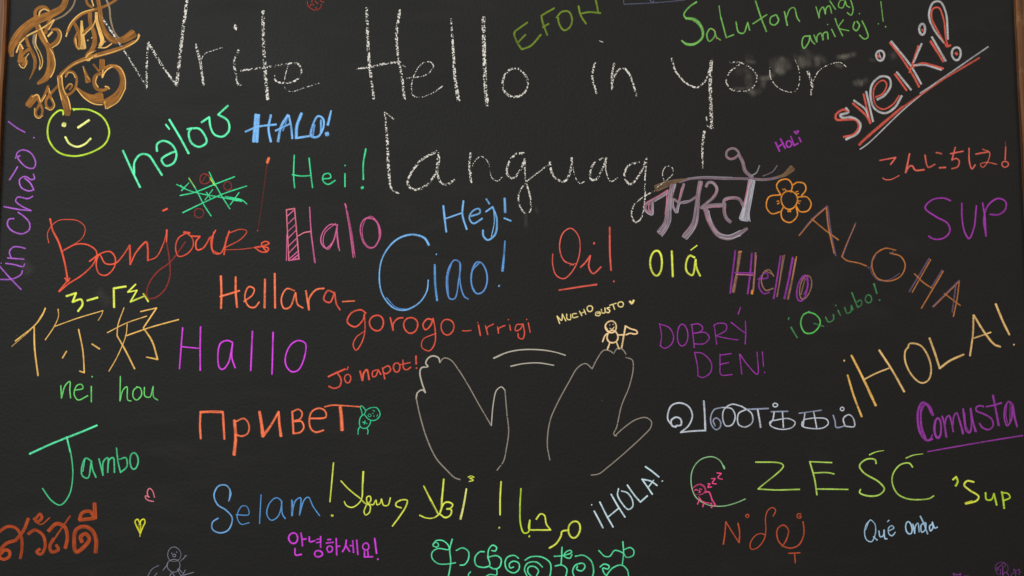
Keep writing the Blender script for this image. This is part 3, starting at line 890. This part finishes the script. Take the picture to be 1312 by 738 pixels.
W((480, 280), "written_word", "tiny cream words MUCHO GUSTO slanting above a doodle figure", 'butter', 7, 'marker', """
948,538 935,500! 958,522 962,490! 980,525 | 984,490 987,515 1003,518 1005,490 | 1035,487 1015,490 1017,508 1042,503 | 1050,475 1062,498 ; 1072,465 1082,490 ; 1056,487 1078,476 | o,1103,462,14,15
| 1155,478 1136,480 1132,494 1150,498 1158,484 1142,486 | 1162,465 1166,484 1180,482 1180,458 | 1205,455 1190,460 1205,470 1200,482 1186,480 | 1205,445 1238,434 ; 1221,440 1230,466 | o,1261,440,14,13
| heart: w13 1308,425 1318,436 ; w13 1328,420 1320,434
""")
W((480, 280), "drawn_figure", "cream doodle figure holding a flag on the right hand's fingertips", 'sand', 9, 'marker', """
head: o,1211,555,28,30 ; w6 1205,545 ; w6 1222,542 ; w5 1205,562 1215,568 1228,556 ; w5 1188,560 1200,580 | body: w9 o,1219,606,28,32 | arm: w8 1192,590 1182,598 1168,632 | arm: w8 1245,597 1278,596
| leg: 1206,635 1193,670 | leg: 1240,635 1253,668 | flag_pole: w10 1286,550 1277,600 1266,662 | flag: w8 1288,552 1312,565 1342,575 1346,588 1330,592 1310,588 1288,596
""", piece="line")
W((500, 400), "drawn_hand", "traced outline of a left hand with closed fingers", 'outline', 6, 'chalk', """
a1.75 w8 coutlight 255,258 248,235 220,224 195,235 182,262 193,278 160,285 152,310 162,360 180,412! 165,398 140,412 133,440 ; a1.65 w7 133,440 150,520 185,640 235,748 290,810 330,848 358,858
; a1.65 w6 255,258 275,235 310,245 350,295 400,375 450,465 518,582 ; a1.75 w6 coutlight 518,582 528,470 545,400 570,383 588,400 ; a1.6 w6 588,400 598,520 607,610 595,700 580,765 547,810
""")
W((500, 400), "drawn_hand", "traced outline of a right hand with the thumb spread outward", 'outline', 6, 'chalk', """
a1.65 w6 818,758 805,680 818,560 850,480 920,350 960,285 1000,263 1035,290! ; a1.6 1035,290 1060,240 1095,195 1125,198 1145,212! 1165,185 1190,190 1208,215 ; w6 a1.6 1208,232 1240,245 1245,290 1225,380 1185,480 1160,590 1145,625 1160,635
; a1.75 w6 1150,635 1200,590 1260,550 1310,540 1338,560 1335,590 1290,640 1225,700 1180,740 1120,790 1070,828 1030,835
""")
W((500, 400), "motion_line", "long curved chalk motion line between the hands, the upper one", 'outlight', 6, 'chalk', "a1.75 530,236,9 600,206,7 680,192,7 780,194,7 850,206,6 898,221,6")
W((500, 400), "motion_line", "short curved chalk motion line between the hands, the lower one", 'outlight', 6, 'chalk', "a1.75 618,277,8 680,264,6 760,260,6 838,272,6")

# ---- right side ---------------------------------------------------------
W((820, 185, 5.906), "written_word", "mauve and grey Devanagari greeting hanging from a long headline bar", 'mauve', 22, 'brush', """
headline_bar: cmauve w19 a.75 300,285 370,262 480,252 650,258 800,260 890,265 950,266 1020,255 1060,243 ; w6 csteel a.55 360,258 480,244 700,250 ; cumber 125,330,50 220,295,38 300,272,22 350,264,10 ; cumber 1030,250,8 1090,232,26 1150,180,46 ; w7 a.7 930,240 1005,205 1038,160 ; w9 csteel a.6 845,235 880,215 905,160
| w16 a.9 740,82 715,105 680,110 655,90 660,50 700,30 735,45 760,95 ; w24 a.9 745,75 775,130 795,200 850,250 ; crose w5 a.7 668,100 690,106 725,92 ; crose w5 a.5 760,90 785,180
| w24 215,360 140,405 50,450 ; w22 40,455 38,490 60,515 92,530! 92,440 ; crose w8 212,345 140,390 38,450 25,475 ; cice w5 a.8 30,480 60,522 94,533 98,450 ; crose w9 68,450 66,490 80,515 ; cice w5 a.8 200,375 110,432
; 250,310,42 228,400,36 216,500,40 200,600,46 155,668,54 ; crose w7 205,350 200,440 190,530 ; cice w5 a.7 240,340 232,480 232,580 200,650 165,698 ; csteel w7 270,300 250,360 ; cice w5 a.7 130,660 160,655 195,615
| w18 332,300 310,380 275,515! 250,470 248,415 300,440 360,435 425,395 ; crose w9 315,330 295,420 ; cice w5 a.8 285,518 310,440 400,420 ; cice w4 a.7 252,415 262,510 278,520
; 458,285,34 440,380,30 430,480,36 410,600,44 342,700,48 ; crose w7 465,290 430,420 ; cice w5 a.7 435,430 428,580 400,660 350,718 ; cice w5 a.7 320,698 350,695 390,645
| w20 500,320 515,292 550,290 582,335 565,390 510,440 460,482 ; crose w7 575,320 572,360 545,400 ; cice w5 a.8 540,285 585,330 570,380 505,445 ; w30 a.95 475,478 540,465 640,460 ; crose w5 500,470 600,475
; 495,490,34 530,590,34 590,680,36 670,705,38 740,680,34 810,638,20 ; crose w8 490,500 530,610 575,670 ; cice w5 a.8 520,500 545,600 600,675 670,688 760,650 ; csteel w8 600,700 680,712 760,690
| w22 635,460 640,420 700,405 750,415 785,470 ; crose w6 650,425 710,400 755,410 ; w24 640,450 638,510 655,560 685,588 ; crose w7 640,470 645,540
; csteel 845,280,50 825,380,46 800,500,56 790,560,76 ; crose w9 822,280 800,400 785,470 ; cice w5 a.8 868,290 845,420 825,540 835,585 ; cice w6 a.8 750,558 800,560 832,580 ; cmauve w12 835,300 815,440 795,540
""", piece="script_character")
W((800, 150), "drawn_flower", "orange outlined flower with five petals around an oval centre", 'orange', 8, 'marker', """
flower_center: o,845,425,42,47 ; w6 820,368 830,378 ; w6 838,480 840,486 850,478 852,486 ; w6 878,385 890,380 ; w6 880,395 894,392 ; w6 782,432 792,430 ; w6 784,446 794,440 ; w6 890,430 904,430 ; w6 888,438 898,444 ; w5 810,368 815,374
| petal: 800,398 780,352 798,325 838,320 860,350 853,385 | petal: 862,350 885,335 922,342 930,372 908,402 | petal: 885,410 935,410 957,445 940,480 900,484 880,455 | petal: 880,462 886,505 850,540 812,525 803,490 815,460 | petal: 805,483 755,495 728,462 740,410 802,398
""", piece="petal")
W((800, 150), "written_word", "copper orange letters ALOHA stepping down to the right", 'copper', 8, 'marker', """
cmauvegrey w9 a.85 898,603 965,520 1040,455 ; cmauvegrey w10 a.85 1042,460 1060,600 1083,710 ; w8 895,607 965,525 1035,462! 1045,560 1075,698 ; w8 960,522 1030,580 1097,630
| cmauvegrey w9 a.85 1186,542 1145,640 1118,715 ; w7 1182,552 1140,650 1114,715! 1140,735 1200,748 1241,763 ; w12 cmauvegrey 1250,772
| cmauvegrey w7 a.7 1290,700 1262,780 1300,835 1360,832 1412,800 ; w8 1391,682 1336,673 1285,705 1268,760 1296,825 1356,840 1416,815 1439,760 1416,715 1361,697 ; cmauvegrey w9 1375,690 1380,705
| cmauvegrey w10 a.85 1562,725 1460,895 ; w7 1570,730 1475,898 ; cmauvegrey w9 a.9 1628,785 1575,870 ; w8 1634,790 1522,980 ; w8 1486,803 1535,850 1583,880
| cmauvegrey w10 a.9 1580,972 1716,838 ; w7 1584,972 1712,845 ; cmauvegrey w9 1700,850 1680,1000 ; w8 1716,842 1705,930 1686,1022 ; w8 1640,905 1721,965
""")
W((780, 290), "written_word", "yellow green word Ola with an accent", 'pear', 11, 'marker', """
o,243,188,30,64 | w12 323,127 328,257 | 440,160 415,150 397,185 400,232 428,250 445,170! 450,215 468,254 ; w7 420,122 452,98
""")
W((780, 290), "written_word", "word Hello in doubled purple and clay brown strokes", 'grape', 9, 'marker', """
a.8 672,130,20 658,230,14 638,335,18 cclay ; cclay w10 a.8 752,135 748,230 740,330 ; corange w14 736,330 734,345 ; corange w10 a.8 668,132 680,130 ; w10 648,125 635,235 622,342 ; w10 733,138 725,240 712,345 ; w8 645,237 740,240 ; crose w6 655,246 738,250 ; crose w5 a.7 757,150 740,300
| cclay w8 a.85 845,255 820,222 792,240 783,290 805,328 842,318 ; cclay w4 800,225 835,245 ; w8 765,270 815,262 808,238 780,255 770,310 795,345 822,338
| cclay w9 a.7 900,148 882,250 862,360 ; cclay w4 892,150 870,320 ; w10 880,152 862,270 845,370
| cclay w12 a.75 958,170 938,280 918,372 ; corange w5 962,155 940,270 ; w12 943,160 920,280 900,370
| cclay w7 a.85 o,1008,312,28,62,14 ; cclay w8 a.6 1005,270 985,350 ; w9 o,992,318,25,68,12 ; w6 988,260 1010,270 1022,300 1000,350
""")
W((780, 290), "written_word", "thin violet word DOBRY with an accent over its Y", 'plum', 6, 'marker', """
a.9 262,505 270,560 265,610 ; 258,500 310,520 332,565 320,605 285,625 262,610 | o,378,558,27,56 | 425,502 432,560 438,622 ; 420,505 460,500 482,520 470,540 435,548! 495,545 515,570 490,600 440,603
| 540,505 553,605 ; 536,508 560,497 600,502 602,530 550,562! 610,575 662,582 | 627,492 675,530 703,548 ; 700,485 702,545 699,603 ; 675,415 663,450
""")
W((660, 400), "written_word", "thin violet word DEN with an exclamation mark", 'plum', 6, 'marker', """
a.9 920,208 935,280 937,328 ; 918,206 960,212 1005,260 1000,310 960,335 935,325 | 1050,215 1050,270 1055,320 1112,320 ; 1050,220 1108,212 ; 1050,268 1095,258 | 1150,215 1162,318 ; 1152,215 1195,275 1242,318 1240,205 | 1267,203 1273,278 ; w9 1278,308
""")
W((984, 290), "written_word", "green slanting word Quiubo with a brighter Q, exclamation marks at both ends", 'forest', 8, 'marker', """
w9 107,468 105,478 ; 118,518,11 134,545,8 150,570,9 | cspring w8 212,437 180,455 168,500 190,545 230,545 263,510 266,480 240,450 205,440 ; w8 235,497 260,505 285,512
| 295,465 310,490 335,478 335,452 | 358,430 372,458 ; w9 347,405 | 393,415 405,445 425,436 427,405 435,428 | 430,340 445,380 460,415! 480,400 475,378 455,388 | o,515,372,16,20 | 543,295,12 558,345,8 ; w13 571,378
""")
W((984, 380), "written_word", "large sand coloured HOLA slanting up with exclamation marks", 'wheat', 10, 'marker', """
cgold w11 408,403 440,510 480,615 ; w11 390,328 | cgold 428,302,12 490,425,13 552,558,14 ; w12 570,275 635,375 698,487 ; w9 492,425 550,395 620,367
| w10 718,262 725,242 780,250 822,310 836,380 820,430 785,442 735,400 703,330 703,280 718,258 | w12 828,213 855,290 880,368! 930,330 1002,297 | w10 1053,95 1050,190 1035,303 ; w12 1055,97 1110,185 1160,245 1190,257 ; w8 1055,213 1142,183
| w12 1167,38 1205,130 1237,195 ; w11 1260,246
""")
W((220, 370), "written_word", "vivid magenta word Hallo in thin tidy letters", 'magenta', 8, 'marker', """
56,200 48,300 40,410 ; w9 148,194 146,300 146,418 ; w7 54,297 146,306 | 312,275 285,265 250,280 237,340 245,405 262,413 290,380 312,280! 308,350 325,405 | w9 414,217 405,419 | w9 520,223 514,437 | w8 685,280 650,265 612,285 585,340 585,390 615,425 650,415 685,330 684,278
""")
W((220, 370), "written_word", "small red orange slanting words Jo napot with an exclamation mark", 'terra', 8, 'marker', """
w11 803,450 845,430 888,412 ; w9 850,432 868,465 860,500 830,510 806,500 | w7 o,902,460,16,22 ; w7 905,400 898,415
| w11 965,422 978,470! 985,430 1000,415 1012,465 | w8 1050,415 1030,425 1030,450 1045,448 1058,415! 1072,440 | 1080,405 1092,462 ; w8 1080,410 1110,395 1122,415 1100,435 1088,432
| w8 o,1153,403,17,24 | w8 1185,365 1190,410 1205,415 1225,402 ; w7 1168,390 1222,378 | w10 1252,345 1253,385 ; w11 1254,406
""")
W((220, 480), "written_word", "bright orange Cyrillic greeting with its crossbar running into a green doodle", 'tangerine', 12, 'marker', """
148,190 145,260 149,328 ; w14 150,192 205,190 262,192 ; 262,190 266,260 270,330
| 322,235,18 328,320,18 320,410,20 ; w10 330,240 370,225 395,255 390,300 360,315 332,308
| 450,190,15 460,250,17 467,315,20! 505,265,12 548,190,12! 552,250,14 560,315,16
| 618,188 624,300 ; w9 618,190 650,178 668,195 660,225 625,238 ; w10 628,240 665,240 677,270 660,295 622,302
| w10 708,225 790,217 785,185 755,172 718,190 705,235 715,280 740,295 778,285
| w8 783,165 820,157 900,160 965,165 ; 864,165,18 870,225,20 873,283,22
""")
W((450, 510, 13.42), "drawn_figure", "small sea green doodle figure reaching for the orange crossbar", 'seafoam', 18, 'marker', """
head: w19 225,280 265,205 340,168 430,165 480,220 495,290 450,360 370,388 300,365 230,290 ; w17 375,210 405,225 ; w17 370,258 375,264 ; w17 385,310 392,308 ; w13 452,285 440,318 ; w12 a.8 o,315,298,26,24 ; w13 315,318 325,322
| body: w19 200,290 160,330 142,400 150,480 200,520 270,510 320,450 335,395 ; w17 195,415 250,425 ; w17 238,390 225,450 ; w15 265,435 272,445
| arm: w20 250,215 215,165 170,130 160,165 180,230 190,285 215,285 | leg: w22 155,495 125,530 118,622 | leg: w20 270,515 290,560 282,622
""", piece="line")
W((820, 480), "written_word", "white Tamil greeting of looping letters, fading to pale blue", 'ice', 9, 'marker', """
w10 185,262 210,258 208,228 185,218 160,235 165,262 185,268 ; w9 165,262 142,225 160,160 205,145 250,165 268,210 250,260 208,296! 260,290 335,286 ; w11 327,135 332,210 335,288
| ciceblue w8 385,262 375,235 390,222 412,240 410,270 390,282 368,260 362,220 380,180 420,168 ; w8 420,168 470,175 488,215 470,258 440,262 425,230 430,180 470,152 520,162 ; w8 520,162 572,200 575,245 540,268 505,255 505,200 545,178
| ciceblue w9 545,178 600,176 658,173 ; w10 603,180 612,230 618,270
| ciceblue w8 672,190 758,188 ; w8 688,190 680,232 668,250 ; w8 730,190 735,270 ; w7 685,235 760,225 795,245 780,270 720,280 670,262 665,245 685,232 ; w7 o,693,156,12,9
| ciceblue w7 815,198 930,182 ; w8 845,198 835,265 ; w8 890,190 905,270 ; w7 838,230 900,222 955,228 965,250 940,272 870,275 830,262 832,240
| ciceblue w8 990,208 1000,240 1005,270 1055,262 ; w8 1050,262 1042,225 1070,205 1092,222 1098,265 1055,265 ; w7 o,1036,176,9,9
""")
W((820, 554), "written_word", "spaced letters CZESC in thin pale green, accents over the last two", 'palegreen', 7, 'marker', """
cmintgrey w6 432,187 410,145 370,125 310,140 270,190 262,260 285,330 345,370 420,378 490,362 540,341 ; cmintgrey w9 428,170 433,186
| w8 592,152 720,158 735,172 605,290! 700,295 818,292 | w9 870,150 895,240 907,320 ; w8 870,150 983,155 ; w8 888,208 960,206 995,213 ; w8 905,290 1066,292
| w9 1210,160 1205,140 1160,138 1125,170 1145,205 1225,255 1252,290 1225,320 1165,325 1125,308 1130,292 ; w6 1176,115,8 1210,100,6 1250,93,3
| w8 1397,178 1380,158 1335,165 1298,210 1293,260 1320,315 1370,340 1430,345 1485,338 1505,325 ; w6 1363,132,8 1400,117,6 1450,110,3
""")
W((870, 570, 8.2), "drawn_figure", "pink doodle creature asleep on the letter C with three z marks", 'neonpink', 14, 'marker', """
head: w9 a.7 135,470 170,430 220,412 262,430 280,480 250,515 215,525 ; w6 a.6 215,420 262,445 270,490 240,520 ; w6 a.5 140,475 160,515 205,525 ; w6 a.6 150,450 200,425 ; w7 a.6 225,408 268,440 284,480
| face: w11 165,480 178,468 196,478 ; w11 212,466 228,462 240,472 ; w13 210,480 225,495 208,502 | body: w15 275,500 300,492 320,500 350,590 ; w10 318,505 362,600 ; w11 215,570 260,600 345,615 ; w10 205,545 230,575
| leg: w16 218,565 195,622 | leg: w18 262,598 250,650 | leg: w18 340,615 342,660 | leg: w18 365,600 385,645
| letter: w13 302,408 326,410! 302,444 342,442 | letter: w13 340,355 380,354! 350,402 392,410 | letter: w13 398,294 445,300! 408,345 455,362
""", piece="line")
W((1153, 487, 7.23), "written_word", "bold scribbled purple word Comusta, underlined", 'violetpurple', 18, 'marker', """
w24 305,325 275,245 210,208 172,270 168,400 195,500 250,558 300,545 ; w15 290,310 245,228 205,245 190,350 205,470 240,540 ; w10 225,235 200,300 205,430 240,530 ; w12 302,505 288,535 265,560 ; w10 185,240 165,330 180,450 205,530
| w20 o,350,445,33,92 ; w12 o,352,440,26,90 | w19 390,335 410,400 428,528 ; w17 415,420 430,350 455,328 475,380 495,478 ; w17 490,420 500,335 525,302 550,370 583,498 ; w9 400,345 420,430 436,528 ; w9 535,315 565,400 590,490
| w19 585,268 600,400 615,470 645,488 662,430 655,262! 680,400 705,478 ; w9 598,300 615,430 640,480 ; w9 650,270 672,380 695,478
| w18 775,245 740,237 705,255 710,285 780,315 848,360 863,420 825,458 765,440 736,400 | w21 862,142 885,260 918,420 ; w19 800,247 880,230 940,211 ; w9 872,200 908,420
| w19 1035,215 1008,198 975,250 970,370 995,422 1030,370 1042,225! 1060,340 1085,432 ; w9 990,215 982,330 998,400 ; w9 1020,210 1018,390 ; w9 1050,230 1070,350 1090,430
| underline: w14 a.95 258,663 700,585 1138,513
""")

W((984, 480), "written_word", "yellow green word Sup with a leading apostrophe", 'lime', 10, 'marker', """
w13 cpear 948,538 965,524 ; w12 968,530 972,550 962,570 | cpear w10 1055,550 1020,545 1005,565 1030,590 1080,625 1070,645 1015,662 ; w13 cyellow 1012,660 1045,650
| 1115,605 1120,640 1145,640 1158,610! 1172,668 | w11 1198,600 1205,640 1210,685 ; w9 1202,605 1230,610 1240,630 1210,645
""")
W((820, 554), "written_word", "brick red thin letters N and loops with tiny letters around them", 'brick', 7, 'marker', """
w8 427,573 435,520 440,458! 475,515 508,565! 510,510 502,465 | w6 o,550,428,8,8 | w6 682,430 695,400 680,385 655,400 643,440 645,500 635,550 600,592 570,598 565,570 590,530 620,518 640,525
| w8 728,585 750,550 760,500 735,475 705,495 705,545 730,580 775,593 815,575 838,530 840,490 835,458 | w6 825,418 808,418 805,435 822,440 826,428 814,430 | w7 762,620 820,617 ; 792,620 796,670
""")
W((984, 554), "written_word", "pale blue word Que with an accent, at the lower right", 'powder', 7, 'marker', """
w6 525,448 505,470 495,510 505,550 530,560 550,520 548,470 528,448 ; w5 515,460 500,500 ; w7 540,535 560,552 | w8 568,505 575,535 590,530 595,500! 600,545 610,545 | w7 618,505 645,490 635,478 618,490 620,520 635,530 652,512 ; w6 612,458 620,450
""")
W((984, 554), "written_word", "pale blue word onda beside the word Que", 'powder', 7, 'marker', """
w8 o,722,490,16,32,-10 | w8 742,470 752,518! 755,480 768,465 775,510 | w8 805,462 785,475 788,512 805,500 810,465 ; w8 780,430 795,460 818,520 | w8 845,468 828,480 832,505 845,490 842,460! 855,490 868,485
""")
W((540, 554), "written_word", "pale aqua word HOLA in thin capitals slanting up, small version near the bottom", 'aqua', 8, 'marker', """
w9 885,403 905,440 930,489 ; w8 872,371 | w9 914,357 948,425 982,485 ; w9 972,317 1005,375 1043,434 ; w8 952,437 1012,388 | w8 1010,288 1005,320 1025,360 1060,395 1082,380 1080,345 1055,310 1025,300
| w9 1055,270 1090,320 1122,357! 1158,325 | w9 1130,240 1155,275 1183,317 ; w9 1132,240 1175,250 1208,272 ; w7 1160,285 1190,245 | w9 1147,175 1180,198 1217,228 ; w9 1234,249
""")
W((370, 590, 5.236), "written_word", "yellow Arabic greeting of two words ending left of the short alif, with exclamation mark", 'pear', 10, 'marker', """
w10 300,15 288,150 276,277 ; w16 287,369 295,370
| w10 350,137 400,190 480,255 ; 500,75,14 495,170,12 488,260,10 455,300,9 420,315,9 385,300,9 372,275,9 ; w10 485,262 520,290 550,270 545,240 525,245 525,280 548,310 540,350 515,365 505,345 520,300! 540,292 565,297 585,265 592,297 615,285 622,258 635,300 665,300 682,250 ; w8 colive a.7 552,315 546,352
| w11 755,318 720,305 720,285 760,264 795,268 785,310 740,380 695,440 ; w6 colive a.7 800,275 775,330
| 905,170,10 950,260,14 1005,365,12 ; 1040,125,13 1028,250,15 1015,350,12 970,385,9 920,385,9 878,367,11 ; w12 1015,345 1045,285 1075,280 1100,297 1085,320 1060,325! 1090,330 1085,365 1050,383 1015,360 ; w7 colive a.7 955,275 990,340
| cpaleyellow 1192,190,12 1175,290,14 1152,392,17 ; w8 1203,112 1225,104 1243,112! 1215,119! 1238,132 1210,141
""")

W((540, 554), "written_word", "yellow Arabic word marhaba with a leading exclamation mark, right of the first Arabic phrase", 'pear', 9, 'marker', """
408,252 403,340 403,423 ; w13 398,489 | clime w9 510,288 505,380 508,470 525,515 548,510 555,450 ; w9 cpear 555,450 552,495 600,500 662,500! 640,470 630,425 610,418 588,445 ; w13 552,532
| w10 o,783,497,30,43,10 ; w10 755,500 720,508 715,530 690,570 655,593
""")
W((260, 554), "written_word", "magenta Korean greeting in small letters with an exclamation mark", 'magenta', 9, 'marker', """
o,463,542,23,27 ; 502,515 508,548 510,582 ; 508,548 528,546 ; 472,595 475,628 505,625 | 545,535 548,560 575,555 ; 603,533 603,590 ; w7 583,548 602,546 ; w7 582,566 602,562 ; o,592,622,20,16
| 640,550 655,549 ; w8 632,567 668,563 ; w8 o,650,598,14,16 ; 683,543 686,628 ; 684,585 702,583 | 735,552 730,585 715,612 ; 732,580 752,610 ; 768,555 772,615 ; w8 754,580 768,580 ; 788,552 794,626
| w8 o,835,585,16,18 ; w8 828,608 828,635 ; w8 845,608 847,635 ; 826,638 870,637 | w10 880,543 890,620 ; w11 896,650
""")
W((540, 554), "written_word", "sea green Sinhala greeting of round looping letters cut by the bottom edge", 'mint', 7, 'marker', """
a.85 80,588 60,582 62,568 80,565 88,580 75,590 ; 60,575 75,555 110,555 138,580 140,600 85,595 55,615 55,645 85,672 130,675 175,668 ; w8 158,547 145,600 150,660 142,720 136,745
| w8 178,605 210,592 240,610 240,650 220,678 198,680 | w8 322,612 300,612 275,640 280,680 320,692 350,680 340,640 ; w8 340,640 345,600 365,578 385,590 378,608 360,605 ; w8 340,640 385,632 408,650 400,690 375,700 350,690 ; w7 320,745 350,728 385,730 386,700
| w7 245,745 240,730 252,714 | w8 498,645 475,630 440,640 428,670 440,705 475,720 500,700 498,670 470,660 450,675 455,695 472,690
| w8 530,655 560,638 620,640 660,670 662,720 655,745 ; w8 620,690 590,665 545,670 528,700 545,745 ; w8 570,745 545,715 550,690 580,688 600,710 590,735
| w7 680,635 720,632 770,615 765,605 745,610 730,632 760,645 772,625 ; w8 720,588 718,640 715,680 ; w8 685,685 720,680 745,700 738,745
| w8 788,635 830,630 870,660 882,710 875,745 ; w8 785,745 775,710 790,680 830,672 838,690 820,710 795,700 800,685
| w7 908,605 940,635 965,635 990,605 1035,620 1050,640 1085,630 1088,605 1070,590 1040,600 ; w8 1032,560 1036,620 1030,675
| w8 915,690 935,675 962,685 955,700 930,695 935,720 960,745 ; w8 940,745 980,695 1025,680 1055,705 1062,745
""")
W((1200, 700, 11.71), "drawn_figure", "small violet doodle with a round head, cut off by the bottom right edge", 'duskviolet', 13, 'marker', """
head: w11 a.85 930,430 890,380 882,300 930,245 1000,240 1060,280 1072,350 1045,395 ; w10 o,1005,280,28,26 ; w18 995,310 990,430 ; w10 985,265 915,330 ; w10 o,912,340,16,22 ; w10 960,340 955,430 | body: w12 1000,440 1010,400 1050,395 1085,450
| arm: w10 1110,450 1140,405 1190,395 ; w12 1155,340 1200,365 1245,340 1240,370 1265,385 1235,395 1240,430 ; w12 1155,340 1165,370 1190,395 1180,450
""", piece="line")
W((1200, 700, 11.71), "drawn_star", "small violet star shape at the bottom edge", 'duskviolet', 20, 'marker', "w18 270,460 250,405 305,430 365,408 345,450 330,470")
W((1200, 700, 11.71), "scribble_mark", "short grey violet dash at the bottom edge beside the star shape", 'duskviolet', 14, 'marker', "a.6 w14 415,440 485,440")
